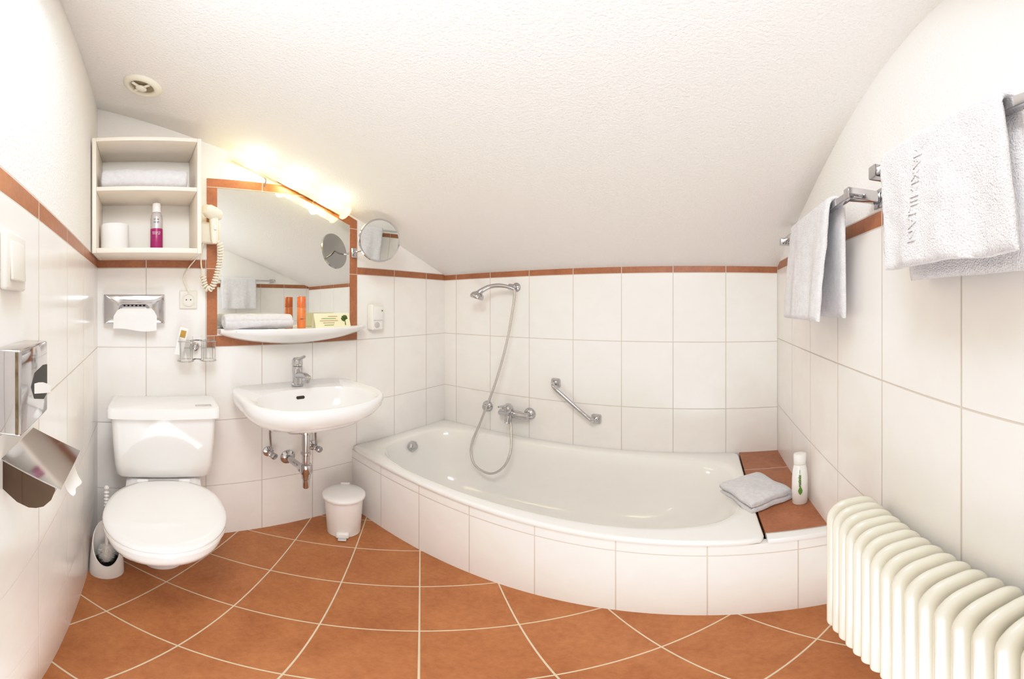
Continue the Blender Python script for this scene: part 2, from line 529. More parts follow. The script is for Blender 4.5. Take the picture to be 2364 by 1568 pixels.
addlathe(bm, [(0, .052), (.012, .060), (.018, .1), (.012, .15), (0, .155)], (bx, by, 0), seg=16)
mk_bm("bristles", bm, PLASTIC, brush, smooth=0, kind="stuff")
prof = [(0, .15), (.006, .155), (.005, .30)]
for i in range(8):
    z = .31 + i * .0155
    prof += [(.0045, z - .006), (.0095, z), (.0045, z + .006)]
prof += [(.006, .432), (.009, .438), (.006, .446), (0, .448)]
lathe("handle", prof, (bx, by, 0), PLASTIC, brush, seg=16)

# ---------------------------------------------------------------- pedal bin
cx, cy = -1.305, .835
bn = thing("pedal_bin", (cx, cy, 0), "small round white plastic pedal bin beside the bathtub", "waste bin")
lathe("body", [(0, 0), (.068, 0), (.072, .004), (.072, .02), (.0735, .024), (.083, .20), (.084, .213), (0, .213)], (cx, cy, 0), PLASTIC, bn, seg=56)
lathe("lid", [(0, .213), (.091, .213), (.094, .216), (.094, .228), (.090, .233), (.06, .238), (.03, .240), (0, .241)], (cx, cy, 0), PLASTIC, bn, seg=56, smooth=50)
dv = Vector((.80, -.60, 0)); sd = Vector((.60, .80, 0))
R = Matrix((sd, -dv, Vector((0, 0, 1)))).transposed()
c_ = Vector((cx, cy, 0)) + dv * .074
box("pedal_housing", c_ + Vector((-.028, -.012, .004)), c_ + Vector((.028, .012, .036)), PLASTIC, bn, bevel=.008, rot=R)
c_ = Vector((cx, cy, 0)) + dv * .094
box("pedal", c_ + Vector((-.018, -.012, .004)), c_ + Vector((.018, .012, .012)), SILV, bn, bevel=.003, rot=R)
c_ = Vector((cx, cy, 0)) - dv * .090
box("hinge", c_ + Vector((-.022, -.008, .19)), c_ + Vector((.022, .008, .240)), PLASTIC, bn, bevel=.005, rot=R)

# ---------------------------------------------------------------- washbasin
SY = .645
sink = thing("washbasin", (-1.30, SY, .63), "white ceramic wall-hung washbasin with chrome mixer tap below mirror", "washbasin")
N = 80
def so(sc, z, ax=-1.235, sx=None, nfr=2.3, nbk=6.0, hw=.283, hf=.235, hb=.2445, dxx=0):
    pts = []
    sx = sc if sx is None else sx
    for i in range(N):
        a_ = 2 * pi * i / N
        c0, s0 = cos(a_), sin(a_)
        if c0 >= 0: nn, hx = nfr, hf
        else: nn, hx = nbk, hb
        X_ = (1 if c0 >= 0 else -1) * abs(c0) ** (2 / nn) * hx
        Y_ = (1 if s0 >= 0 else -1) * abs(s0) ** (2 / nn) * hw
        x_ = -1.236 + X_
        x_ = ax + (x_ - ax) * sx + dxx
        x_ = max(x_, XA + .0003)
        pts.append((x_, SY + Y_ * sc, z))
    return pts
def si(sc, z, cxx=-1.190, hx=.160, hw=.232, nn=2.4):
    pts = []
    for i in range(N):
        a_ = 2 * pi * i / N
        c0, s0 = cos(a_), sin(a_)
        pts.append((cxx + (1 if c0 >= 0 else -1) * abs(c0) ** (2 / nn) * hx * sc, SY + (1 if s0 >= 0 else -1) * abs(s0) ** (2 / nn) * hw * sc, z))
    return pts
rings = [so(.14, .625, -1.33), so(.3, .627, -1.36), so(.58, .640, -1.43), so(.80, .668, -1.47), so(.93, .705, -1.48), so(.985, .735, -1.48), so(1.0, .754, -1.48), so(1.0, .768, -1.48), so(.985, .775, -1.40), so(.965, .777, -1.40),
         si(1.02, .770), si(1.0, .762), si(.96, .735), si(.88, .70), si(.74, .670, -1.20), si(.5, .652, -1.21), si(.25, .645, -1.22), si(.12, .643, -1.22)]
loft("basin", rings, CER, sink, smooth=60)
lathe("drain", [(0, 0), (.024, 0), (.026, .003), (.022, .005), (0, .003)], (-1.22, SY, .643), CHROME, sink, seg=28)
bm = bmesh.new()
addloft(bm, [[(-1.3435 + .003 * j - .12 * p_[1], SY + .000 + p_[0], .735 + p_[1]) for p_ in rrect(.019, .0065, .006)] for j in (0, 1)])
mk_bm("overflow", bm, DARK, sink, label="dark overflow slot", smooth=0)
fx, fy = -1.415, SY + .02
fc = lathe("mixer_tap", [(0, .774), (.027, .774), (.027, .779), (.022, .784), (.021, .82), (.023, .845), (.023, .86), (0, .862)], (fx, fy, 0), CHROME, sink, seg=32)
rings = []
for X_, w, z0_, h in ((.0, .017, .80, .032), (.04, .016, .812, .028), (.08, .014, .818, .023), (.105, .013, .815, .02), (.112, .010, .817, .014)):
    rings.append([(fx + X_, fy + p_[0], z0_ + h / 2 + p_[1]) for p_ in rrect(w, h / 2, min(w, h / 2) * .8)])
loft("spout", rings, CHROME, fc)
lathe("aerator", [(0, .802), (.010, .802), (.011, .806), (.011, .822), (0, .822)], (fx + .098, fy, 0), CHROMED, fc, seg=20)
lathe("lever_cap", [(0, .862), (.022, .862), (.024, .868), (.024, .885), (.018, .897), (0, .9)], (fx, fy, 0), CHROME, fc, seg=32)
rings = []
for X_, w, z0_ in ((0.0, .016, .893), (.03, .013, .897), (.06, .009, .907), (.068, .006, .911)):
    rings.append([(fx + X_, fy + p_[0], z0_ + p_[1]) for p_ in rrect(w, .005, .004)])
loft("lever", rings, CHROME, fc)
tx, ty = -1.30, .649
trap = lathe("drain_trap", [(0, .636), (.030, .636), (.030, .628), (.019, .622), (.019, .60), (.026, .597), (.026, .585), (.018, .58), (.016, .50), (.021, .496), (.021, .485), (.016, .48), (.016, .44), (.024, .436), (.026, .425), (.026, .395), (.022, .388), (.019, .38), (.019, .365), (.015, .36), (.015, .32), (.012, .314), (0, .314)], (tx, ty, 0), CHROME, sink, seg=32)
tube("drain_pipe", [(tx, ty, .40), (-1.36, ty, .40), (-1.40, ty - .003, .40), (XA + .001, ty - .003, .40)], .0155, CHROME, trap, seg=20)
lathe("pipe_nut", [(0, -.01), (.021, -.01), (.023, 0), (.021, .012), (0, .012)], (tx - .035, ty, .40), CHROME, trap, axis=(1, 0, 0), seg=12, smooth=20)
lathe("rosette", [(0, 0), (.036, 0), (.035, .006), (.024, .015), (.016, .018), (0, .018)], (XA, ty - .003, .40), CHROME, trap, axis=(1, 0, 0))
tube("pop_up_rod", [(tx - .0, ty - .02, .585), (tx - .03, ty - .055, .580), (tx - .06, ty - .075, .59)], .0025, CHROME, trap, seg=8)
for (vy, vz) in ((.553, .445), (.772, .44)):
    av = thing("angle_valve", (XA, vy, vz), "chrome angle valve with supply hose below the washbasin", "valve", "angle valves under the washbasin")
    lathe("rosette", [(0, 0), (.026, 0), (.025, .005), (.012, .012), (0, .013)], (XA, vy, vz), CHROME, av, axis=(1, 0, 0), seg=28)
    lathe("valve_body", [(0, .008), (.010, .008), (.010, .03), (.014, .032), (.014, .05), (.010, .052), (0, .052)], (XA, vy, vz), CHROME, av, axis=(1, 0, 0), seg=24)
    lathe("knob", [(0, .0), (.013, .001), (.016, .006), (.016, .018), (.012, .022), (0, .023)], (XA + .052, vy, vz), CHROMED, av, axis=(1, .25, -.1), seg=10, smooth=20)
    tube("supply_hose", [(XA + .04, vy, vz + .008), (XA + .042, vy - .004, vz + .06), (XA + .055, vy - .012, vz + .12), (XA + .070, vy - .012, .645)], .005, CHROMED, av, smoothn=6)

# ---------------------------------------------------------------- shelf under mirror
rings = []
n = 48
def sdepth(u):
    return .055 + .085 * (1 - abs(u) ** 2.6)
for i in range(n + 1):
    u = -1 + 2 * i / n
    y_ = .68 + u * .355
    d = sdepth(u); h = .016 + .052 * (1 - u * u) ** .8
    x0 = XA + .0055
    rings.append([(x0, y_, 1.028), (x0 + d * .9, y_, 1.024), (x0 + d * .97, y_, 1.031), (x0 + d, y_, 1.028), (x0 + d, y_, 1.019), (x0 + d * .9, y_, 1.019 - h * .25), (x0 + d * .55, y_, 1.022 - h * .75), (x0 + .01, y_, 1.024 - h), (x0, y_, 1.024 - h)])
loft("bathroom_shelf", rings, CER, smooth=50, label="curved white porcelain shelf mounted below the mirror", category="shelf")
for yy in (.385, .975):
    lathe("screw", [(0, 0), (.004, 0), (.003, .002), (0, .002)], (XA + .0055 + sdepth(.84) * .985, yy, 1.021), CHROMED, bpy.data.objects["bathroom_shelf"], axis=(1, 0, 0), seg=12)

path = []
for i in range(90):
    a_ = -1.2 + i / 89 * 2 * pi * 2.2
    r = .008 + (.030 - .008) * i / 89
    path.append((r * cos(a_) * 1.12, r * sin(a_)))
M4 = Matrix.Translation((-1.405, .480, 1.027 + .036))
rings = []
n = 30
for i in range(n + 1):
    v = .148 * sin(pi / 2 * (-1 + 2 * i / n))
    e = 1.0 - .10 * (abs(v) / .148) ** 8
    th_ = .0125 * (.4 if i in (0, n) else (.8 if i in (1, n - 1) else 1))
    ring = []
    for p_ in ribbon(path, th_):
        q = Vector((p_.x * e, v, p_.y * e))
        q += noise.noise_vector(Vector((q.x * 20, v * 22, q.z * 20))) * .004
        ring.append(M4 @ q)
    rings.append(ring)
loft("rolled_towel", rings, TERRY, smooth=80, label="rolled white terry towel lying on the porcelain shelf", category="towel")
ob_ = thing("toiletry_bottle", (-1.408, .681, 1.027), "slim orange shower gel bottle standing on the porcelain shelf", "bottle")
lathe("body", [(0, 0), (.0175, 0), (.019, .002), (.019, .088), (.018, .09), (0, .09)], (-1.408, .681, 1.027), ORANGE, ob_, seg=32)
lathe("cap", [(0, .0905), (.0188, .0905), (.0188, .137), (.017, .14), (0, .1405)], (-1.408, .681, 1.027), ORANGED, ob_, seg=32)
text("print", "shower", .009, (-1.3885, .678, 1.07), (-.25, 1, 0), (0, 0, 1), GREYP, ob_, extrude=.0006)
card = thing("tent_card", (-1.405, .835, 1.027), "cream folded card with printed tree standing on the shelf", "card")
bm = bmesh.new()
addloft(bm, [[(-1.385, y_, 1.0275), (-1.405, y_, 1.092), (-1.425, y_, 1.0275), (-1.4235, y_, 1.0275), (-1.405, y_, 1.088), (-1.3865, y_, 1.0275)] for y_ in (.740, .925)])
mk_bm("paper", bm, CARD, card, smooth=0)
Yc = Vector((-.02, 0, .0645)).normalized()
def cardp(y_, f): return Vector((-1.385 - .02 * f + .0012, y_, 1.0275 + .0645 * f))
for i, (a_, b_) in enumerate(((.81, .86), (.775, .85), (.765, .86), (.78, .84), (.785, .835))):
    f = .78 - i * .15
    box("print_line", cardp((a_ + b_) / 2, f) - Vector((.0006, (b_ - a_) / 2, .0010)), cardp((a_ + b_) / 2, f) + Vector((.0006, (b_ - a_) / 2, .0010)), GREEN if i in (1, 4) else PRINT, card)
bm = bmesh.new()
random.seed(9)
for k_ in range(26):
    a_ = random.random() * 2 * pi; r = sqrt(random.random())
    p_ = cardp(.898 + .017 * r * cos(a_), .62 + .20 * r * sin(a_))
    b2 = .0045
    vs = [bm.verts.new(p_ + Vector((0, b2 * cos(t_), 0)) + Yc * b2 * sin(t_)) for t_ in [2 * pi * j / 7 for j in range(7)]]
    bm.faces.new(vs)
q0, q1 = cardp(.898, .15), cardp(.898, .55)
vs = [bm.verts.new(q) for q in (q0 - Vector((0, .003, 0)), q0 + Vector((0, .003, 0)), q1 + Vector((0, .0015, 0)), q1 - Vector((0, .0015, 0)))]
bm.faces.new(vs)
mk_bm("tree_print", bm, GREEND, card, smooth=0)

# ---------------------------------------------------------------- mirror lamp
lamp = thing("mirror_lamp", (-1.44, .66, 1.66), "long curved frosted glass wall lamp glowing warm above the mirror", "lamp")
def lp(y_, up, outx):
    z = ceil_z(y_) - .036
    nrm = Vector((0, .388, 1)).normalized()
    return Vector((XA + outx, y_, z)) + nrm * up
ya, yb = .375, .915
rings = []
for i in range(25):
    y_ = ya + (yb - ya) * i / 24
    ring = []
    ns = 14
    for j in range(ns + 1):
        a_ = radians(-75 + 165 * j / ns)
        ring.append(lp(y_, .030 * sin(a_), .052 + .038 * cos(a_)))
    for j in range(ns, -1, -1):
        a_ = radians(-75 + 165 * j / ns)
        ring.append(lp(y_, .0278 * sin(a_), .052 + .0358 * cos(a_)))
    rings.append(ring)
loft("lamp_shade", rings, SHADE, lamp, label="curved frosted glass shade")
for y_ in (ya - .012, yb + .004):
    rr = [(.052 + .045 * cos(2 * pi * i / 28), .033 * sin(2 * pi * i / 28)) for i in range(28)]
    loft("end_plate", [[lp(y_, b_, a_) for a_, b_ in rr], [lp(y_ + .006, b_, a_) for a_, b_ in rr]], SHADE, lamp)
bm = bmesh.new()
addloft(bm, [[lp(y_, -.010, .012), lp(y_, -.010, .022), lp(y_, .010, .022), lp(y_, .010, .012)] for y_ in (ya + .01, yb - .01)])
mk_bm("base", bm, CHROMED, lamp, smooth=0)
bm = bmesh.new()
addtube(bm, [Vector((XA + .003, .535, 1.668)), Vector((XA + .03, .528, 1.70)), lp(.49, -.02, .03)], .0035, 8, 6)
mk_bm("lamp_arm", bm, CHROME, lamp)
for y_ in (.47, .65, .83):
    bm = bmesh.new()
    p_ = lp(y_, 0, .050)
    addlathe(bm, [(0, -.03), (.010, -.028), (.012, 0), (.010, .028), (0, .03)], p_, axis=(0, 1, -.388), seg=16)
    mk_bm("bulb", bm, BULB, lamp)

# ---------------------------------------------------------------- shaving mirror
mc = Vector((-1.276, 1.01, 1.427)); mn = Vector((cos(radians(18)), -sin(radians(18)), -.150)).normalized()
sm = thing("shaving_mirror", (XA, 1.0, 1.40), "round chrome-rimmed magnifying mirror on wall bracket", "mirror")
lathe("rim", [(.093, -.005), (.099, -.006), (.1015, 0), (.099, .006), (.093, .005), (.093, -.005)], mc, CHROME, sm, axis=mn, seg=72)
lathe("glass", [(0, .0005), (.0935, .0005), (.0935, .003), (0, .003)], mc, MIRR, sm, axis=mn, seg=72, smooth=20)
lathe("back_plate", [(0, -.0045), (.0935, -.0045), (.0935, 0), (0, 0)], mc, M("back_plate_cream", (250, 247, 238), .5), sm, axis=mn, seg=72, smooth=20)
arm0 = mc - mn * .008
tube("arm", [arm0, arm0 - mn * .03 + Vector((0, -.01, -.02)), Vector((-1.38, 1.0, 1.395)), Vector((-1.42, .985, 1.39)), Vector((XA + .012, .998, 1.39))], .005, CHROME, sm, smoothn=6)
box("bracket", (XA + .0055, .985, 1.365), (XA + .02, 1.012, 1.415), CHROME, sm, bevel=.004)

# ---------------------------------------------------------------- open cabinet
cab = thing("wall_cabinet", (-1.37, .022, 1.31), "cream open wall cabinet with two compartments in the corner", "cabinet")
y0, y1, x0, x1, z0, z1 = -.172, .218, XA, -1.262, 1.316, 1.772
box("side_panel", (x0, y0, z0), (x1, y0 + .015, z1), CABM, cab, bevel=.0015, seg=2)
box("side_panel", (x0, y1 - .015, z0), (x1, y1, z1), CABM, cab, bevel=.0015, seg=2)
box("top_panel", (x0, y0 + .0152, z1 - .016), (x1 + .001, y1 - .0152, z1), CABM, cab, bevel=.0015, seg=2)
box("bottom_panel", (x0, y0 + .0152, z0), (x1 + .001, y1 - .0152, z0 + .018), CABM, cab, bevel=.0015, seg=2)
box("shelf", (x0 + .004, y0 + .0152, 1.552), (x1 - .006, y1 - .0152, 1.568), CABM, cab, bevel=.0015, seg=2)
box("back_panel", (x0, y0 + .0152, z0 + .0182), (x0 + .003, y1 - .0152, z1 - .0162), M("cabinet_back", (254, 252, 248), .5), cab)
ext_ribbon("folded_towel", serp(.15, .040, 2), .040, .31, Matrix.Translation((-1.365, .014, 1.569)), jit=.006,
           label="folded white terry towel on the cabinet shelf", category="towel")
rings = lathe_rings([(.020, 0), (.052, 0), (.054, .002), (.054, .103), (.052, .105), (.020, .105), (.020, 0)], (-1.37, -.098, 1.335), seg=48)
loft("toilet_roll", rings, PAPER, cap=False, label="spare white toilet paper roll standing in the cabinet", category="toilet roll")
bo = thing("shampoo_bottle", (-1.37, .062, 1.335), "white and magenta shampoo bottle standing in the cabinet", "bottle")
lathe("body", [(0, 0), (.021, 0), (.0235, .003), (.0235, .13), (.021, .145), (.015, .155), (0, .156)], (-1.37, .062, 1.335), SILV, bo, seg=36)
lathe("label_band", [(.0237, .004), (.0241, .005), (.0241, .088), (.0237, .089)], (-1.37, .062, 1.335), MAG, bo, seg=36, cap=False)
lathe("cap", [(0, .156), (.0165, .156), (.0165, .188), (.015, .193), (0, .194)], (-1.37, .062, 1.335), PLASTIC, bo, seg=32)
text("print", "alive\nsoap", .011, (-1.3455, .060, 1.455), (0, 1, 0), (0, 0, 1), GREYP, bo, extrude=.0006)
text("print", "shampoo &\nshower gel", .0065, (-1.345, .060, 1.405), (0, 1, 0), (0, 0, 1), WHITEP, bo, extrude=.0006)

# ---------------------------------------------------------------- hair dryer
hd = thing("hair_dryer", (XA, .28, 1.38), "cream wall-mounted hair dryer with coiled cord beside the cabinet", "hair dryer")
box("wall_holder", (XA + .0055, .235, 1.385), (XA + .055, .326, 1.475), CREAMP, hd, bevel=.012, seg=4)
lathe("dryer_head", [(0, -.045), (.018, -.045), (.024, -.035), (.028, -.01), (.028, .02), (.022, .035), (.02, .05), (.016, .05), (0, .045)], (-1.395, .285, 1.505), CREAMP, hd, axis=(.55, -.75, .15), seg=32)
rings = []
for z, dx_, w, d in ((1.50, 0, .018, .018), (1.46, .004, .017, .020), (1.42, .010, .016, .018), (1.39, .016, .014, .016), (1.375, .018, .008, .010)):
    rings.append([(-1.405 + dx_ + p_[0], .292 + p_[1], z) for p_ in rrect(d, w, min(d, w) * .8)])
loft("dryer_handle", rings, CREAMP, hd)
box("switch", (-1.376, .286, 1.43), (-1.369, .298, 1.45), PLASTIC, hd, bevel=.002)
axp = cr([(-1.388, .312, 1.385), (-1.39, .318, 1.34), (-1.40, .312, 1.28), (-1.41, .296, 1.22), (-1.42, .280, 1.195), (-1.425, .262, 1.205), (-1.43, .252, 1.25)], 24)
cp = []
tot = len(axp)
turns = 24; per = 12
lens = [0]
for i in range(1, tot): lens.append(lens[-1] + (axp[i] - axp[i - 1]).length)
def along(s_):
    for i in range(1, tot):
        if lens[i] >= s_:
            f = (s_ - lens[i - 1]) / max(lens[i] - lens[i - 1], 1e-9)
            return axp[i - 1].lerp(axp[i], f), (axp[i] - axp[i - 1]).normalized()
    return axp[-1], (axp[-1] - axp[-2]).normalized()
for i in range(turns * per + 1):
    p_, t_ = along(lens[-1] * i / (turns * per))
    n1 = Vector((1, 0, 0)); n1 = (n1 - t_ * n1.dot(t_)).normalized(); n2 = t_.cross(n1)
    a_ = 2 * pi * i / per
    cp.append(p_ + .0105 * (cos(a_) * n1 + sin(a_) * n2))
tube("coiled_cord", cp, .0034, CREAMP, hd, seg=8)
tube("cord_end", [cp[-1], (-1.435, .246, 1.30), (-1.44, .250, 1.36), (-1.445, .262, 1.40)], .003, CREAMP, hd, seg=8, smoothn=6)
tube("power_cable", [(XA + .02, .245, 1.40), (XA + .015, .232, 1.33), (XA + .015, .20, 1.285), (XA + .012, .178, 1.24), (XA + .016, .19, 1.205), (XA + .02, .20, 1.18)], .0026, CREAMP, hd, seg=8, smoothn=8)

# ---------------------------------------------------------------- socket, switch
so_ = thing("power_socket", (XA, .2, 1.15), "white wall power socket on tiles below the cabinet", "socket")
box("cover", (XA, .162, 1.114), (XA + .010, .236, 1.188), SWITCHM, so_, bevel=.004)
lathe("insert", [(.0275, .0095), (.0270, .015), (.0235, .015), (.0215, .0108), (0, .0108)], (XA, .199, 1.151), SWITCHM, so_, axis=(1, 0, 0), seg=36, cap='last')
for yy in (.190, .208):
    lathe("contact_hole", [(0, .0106), (.0028, .0106), (.0028, .0114), (0, .0114)], (XA, yy, 1.151), DARK, so_, axis=(1, 0, 0), seg=12)
sw = thing("light_switch", (-.466, YL, 1.19), "white rocker light switch on the tiled wall", "switch")
box("cover", (-.507, YL, 1.150), (-.427, YL + .010, 1.230), SWITCHM, sw, bevel=.004)
box("rocker", (-.494, YL + .0090, 1.163), (-.440, YL + .0135, 1.217), SWITCHM, sw, bevel=.002, rot=Matrix.Rotation(radians(3), 3, 'X'))

# ---------------------------------------------------------------- tissue dispenser
td = thing("tissue_dispenser", (-1.45, -.025, 1.05), "chrome tissue dispenser mounted on tiled wall", "tissue dispenser")
bm = bmesh.new()
rings = []
for x_, hy_, hz_, r in ((XA, .124, .060, .006), (XA + .035, .124, .060, .006), (XA + .045, .119, .056, .008), (XA + .050, .108, .046, .012), (XA + .050, .062, .019, .018), (XA + .044, .058, .016, .015), (XA + .038, .050, .010, .009)):
    rings.append([(x_, -.025 + p_[0], 1.113 + p_[1]) for p_ in rrect(hy_, hz_, r)])
addloft(bm, rings)
mk_bm("case", bm, CHROME, td, smooth=30)
bm = bmesh.new()
tp = [(XA + .040, 1.113), (XA + .052, 1.116), (XA + .060, 1.106), (XA + .062, 1.085), (XA + .058, 1.06), (XA + .060, 1.03)]
rings = []
for i in range(21):
    f = i / 20
    w = noise.noise(Vector((f * 4, 0, 3))) * .006
    ring = []
    for j, (x_, z_) in enumerate(tp):
        ww = .05 + .036 * min(1, j / 3.0)
        ring.append((x_ + w * j / 5 + .0008 * sin(f * 40), -.018 + (f - .5) * 2 * ww - .004 * j / 5, z_ + (.006 * sin(f * 5 + 1) if j == 5 else 0)))
    rings.append(ring + [(a_ - .001, b_, c_) for a_, b_, c_ in ring[::-1]])
addloft(bm, rings)
mk_bm("tissue", bm, PAPER, td, smooth=60, label="white tissue hanging out")

# ---------------------------------------------------------------- glass holder with glasses
gh = thing("glass_holder", (XA, .228, .93), "chrome wire tumbler holder on the tiled wall", "glass holder")
bm = bmesh.new()
GY = (.180, .272); gx = -1.415
for gy in GY:
    for zz, rr_ in ((.985, .0335), (.905, .0335)):
        addtube(bm, [(gx + rr_ * cos(2 * pi * i / 28), gy + rr_ * sin(2 * pi * i / 28), zz) for i in range(29)], .0014, 8)
    for k_ in range(4):
        a_ = 2 * pi * k_ / 4 + .8
        addtube(bm, [(gx + .0335 * cos(a_), gy + .0335 * sin(a_), .986), (gx + .0335 * cos(a_), gy + .0335 * sin(a_), .904)], .0011, 6)
    addtube(bm, [(gx - .033, gy, .905), (gx + .033, gy, .905)], .0011, 6)
    addtube(bm, [(gx, gy - .033, .905), (gx, gy + .033, .905)], .0011, 6)
addtube(bm, [(gx - .02, .205, .985), (gx - .035, .226, .985), (gx - .02, .247, .985)], .003, 8)
addtube(bm, [(gx - .02, .205, .906), (gx - .035, .226, .906), (gx - .02, .247, .906)], .003, 8)
mk_bm("wire_basket", bm, CHROME, gh)
lathe("wall_mount", [(0, 0), (.019, 0), (.019, .008), (.012, .014), (.009, .034), (0, .036)], (XA, .226, .955), CHROME, gh, axis=(1, 0, 0), seg=28)
g1 = lathe("drinking_glass", [(0, 0), (.0255, 0), (.027, .003), (.0305, .098), (.0290, .098), (.0258, .008), (0, .006)], (gx, GY[0], .9070), GLASS, seg=40,
      label="clear glass tumbler in the chrome holder", category="glass", group="tumblers in the chrome holder")
g2 = g1.copy(); g2.location.y += GY[1] - GY[0]; COL.objects.link(g2)
sc = thing("sachet", (gx, .176, .915), "small white paper sachet with gold print standing in a tumbler", "sachet")
Rr = Matrix.Rotation(radians(-14), 3, 'X') @ Matrix.Rotation(radians(-4), 3, 'Y')
cc = Vector((gx + .008, .162, .985))
box("packet", cc + Vector((-.0015, -.017, -.055)), cc + Vector((.0015, .017, .055)), PAPER, sc, bevel=.001, rot=Rr)
c2 = cc + Rr @ Vector((.0022, 0, .03))
box("gold_print", c2 + Vector((-.0006, -.011, -.014)), c2 + Vector((.0006, .011, .014)), GOLD, sc, rot=Rr)

# ---------------------------------------------------------------- small wall dispenser
wd = thing("air_freshener", (XA, 1.13, 1.0), "small white plastic air freshener unit on tiled wall", "air freshener")
box("case", (XA, 1.088, 1.0), (XA + .045, 1.162, 1.132), PLASTIC, wd, bevel=.010, seg=4)
box("front_cover", (XA + .0455, 1.094, 1.052), (XA + .050, 1.156, 1.126), PLASTIC, wd, bevel=.004)
lathe("dial", [(0, 0), (.014, 0), (.014, .004), (.011, .006), (0, .006)], (XA + .0452, 1.118, 1.028), SILV, wd, axis=(1, 0, 0), seg=28)
lathe("indicator", [(0, 0), (.004, 0), (.004, .002), (0, .002)], (XA + .0502, 1.148, 1.10), GREEN, wd, axis=(1, 0, 0), seg=14)

# ---------------------------------------------------------------- ceiling vent
vy, vx = .008, -1.19
vo = Vector((vx, vy, ceil_z(vy)))
vn = Vector((0, -.388, -1)).normalized()
ve = thing("ceiling_vent", vo, "round cream plastic exhaust valve on the sloping ceiling", "vent")
q = 1.12
lathe("ring", [(.038 * q, -.001), (.062 * q, 0), (.061 * q, .006), (.052 * q, .013), (.044 * q, .015), (.039 * q, .010), (.037 * q, .002), (.037 * q, -.001)], vo, CREAMP, ve, axis=vn, seg=48, cap=False, smooth=60)
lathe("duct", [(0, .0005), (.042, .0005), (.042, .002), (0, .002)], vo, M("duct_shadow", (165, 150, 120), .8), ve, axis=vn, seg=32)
lathe("disc", [(0, .006), (.013, .006), (.018, .010), (.020, .016), (.012, .021), (0, .022)], vo, CREAMP, ve, axis=vn, seg=40)
bm = bmesh.new()
Rv = frame_to(vn)
for a_ in (0.9, 0.9 + pi, .9 + pi / 2):
    qq = vo + vn * .012
    addtube(bm, [qq, qq + Rv @ Vector((cos(a_) * .042, sin(a_) * .042, 0))], .0055, 8)
mk_bm("bridge", bm, CREAMP, ve)

# ---------------------------------------------------------------- bathtub
N = 176
def superp(cx_, cy_, a_, b_, n_, z, bow=False, inset=0.0, yb_=None):
    pts = []
    for i in range(N):
        ph_ = 2 * pi * i / N
        c0, s0 = cos(ph_) * a_, sin(ph_) * b_
        L_ = sqrt(c0 * c0 + s0 * s0); c0 /= L_; s0 /= L_
        r = (abs(c0 / a_) ** n_ + abs(s0 / b_) ** n_) ** (-1 / n_)
        X_, Y_ = cx_ + c0 * r, cy_ + s0 * r
        if bow and Y_ < cy_:
            Y_ = cy_ - (cy_ - Y_) / b_ * (cy_ - yf(X_) - inset)
        pts.append((X_, Y_, z))
    return pts
cyy = 1.32
tub = thing("bathtub", (-.65, 1.32, 0), "white enamelled bathtub built in behind tiled panel", "bathtub")
xc0 = (-1.4795 + .172) / 2; a0_ = (.172 + 1.4795) / 2
rings = [superp(xc0, cyy, a0_ - .002, .366, 40, .366, True, .004),
         superp(xc0, cyy, a0_, .3695, 40, .369, True, 0), superp(xc0, cyy, a0_, .3695, 40, .382, True, 0),
         superp(xc0, cyy, a0_ - .003, .367, 40, .388, True, .003), superp(xc0, cyy, a0_ - .008, .362, 36, .390, True, .008),
         superp(-.635, 1.318, .782, .322, 5.0, .390), superp(-.635, 1.318, .770, .311, 4.4, .387), superp(-.637, 1.318, .762, .302, 4.2, .378),
         superp(-.645, 1.318, .745, .292, 4.0, .33), superp(-.665, 1.318, .70, .275, 3.8, .22), superp(-.70, 1.318, .63, .255, 3.4, .12),
         superp(-.73, 1.318, .56, .23, 3.0, .06), superp(-.75, 1.318, .48, .19, 2.6, .035), superp(-.78, 1.318, .2, .08, 2.2, .028), superp(-.78, 1.318, .02, .01, 2, .027)]
loft("tub_shell", rings, TUB, tub, smooth=60, cap='last')
lathe("overflow_knob", [(0, 0), (.030, 0), (.032, .004), (.030, .014), (.022, .020), (.020, .026), (0, .028)], (-1.383, 1.315, .335), CHROME, tub, axis=(1, 0, .12), seg=8, smooth=15)
lathe("drain", [(0, 0), (.03, 0), (.03, .004), (0, .005)], (-1.15, 1.318, .045), CHROME, tub, seg=28)

# ---------------------------------------------------------------- towel + bottle on ledge
ext_ribbon("folded_towel", serp(.190, .0275, 2), .0275, .195, Matrix.Translation((.180, 1.232, .3905)) @ Matrix.Rotation(radians(28), 4, 'Z'), jit=.008, droop=.6,
           label="folded white terry towel lying on the bathtub corner ledge", category="towel")
sb = thing("shampoo_bottle", (.326, 1.157, .3865), "white bottle with green print and leaf standing on terracotta ledge", "bottle")
rings = []
for z, w, d in ((0, .023, .016), (.003, .026, .018), (.06, .028, .019), (.12, .027, .0185), (.150, .0245, .0175), (.168, .021, .016), (.170, .021, .016)):
    rings.append([(.326 + w * cos(2 * pi * i / 36), 1.157 + d * sin(2 * pi * i / 36), .387 + z) for i in range(36)])
loft("body", rings, PLASTIC, sb, smooth=50)
rings = []
for z, w, d in ((.171, .0205, .0155), (.172, .0215, .0165), (.205, .0225, .017), (.212, .021, .016), (.2135, .018, .013)):
    rings.append([(.326 + w * cos(2 * pi * i / 36), 1.157 + d * sin(2 * pi * i / 36), .387 + z) for i in range(36)])
loft("cap", rings, PLASTIC, sb, smooth=50)
text("print", "matinée —", .016, (.3195, 1.1365, .505), (0, 0, 1), (-1, .0, 0), GREEN, sb, extrude=.0012)
bm = bmesh.new()
lf = [(0, -.02), (.006, -.010), (.0075, .002), (.004, .014), (0, .02), (-.004, .014), (-.0075, .002), (-.006, -.010)]
addloft(bm, [[(.322 + u, 1.1372 - .001 * j, .452 + v * .9) for u, v in lf] for j in (0, 1)])
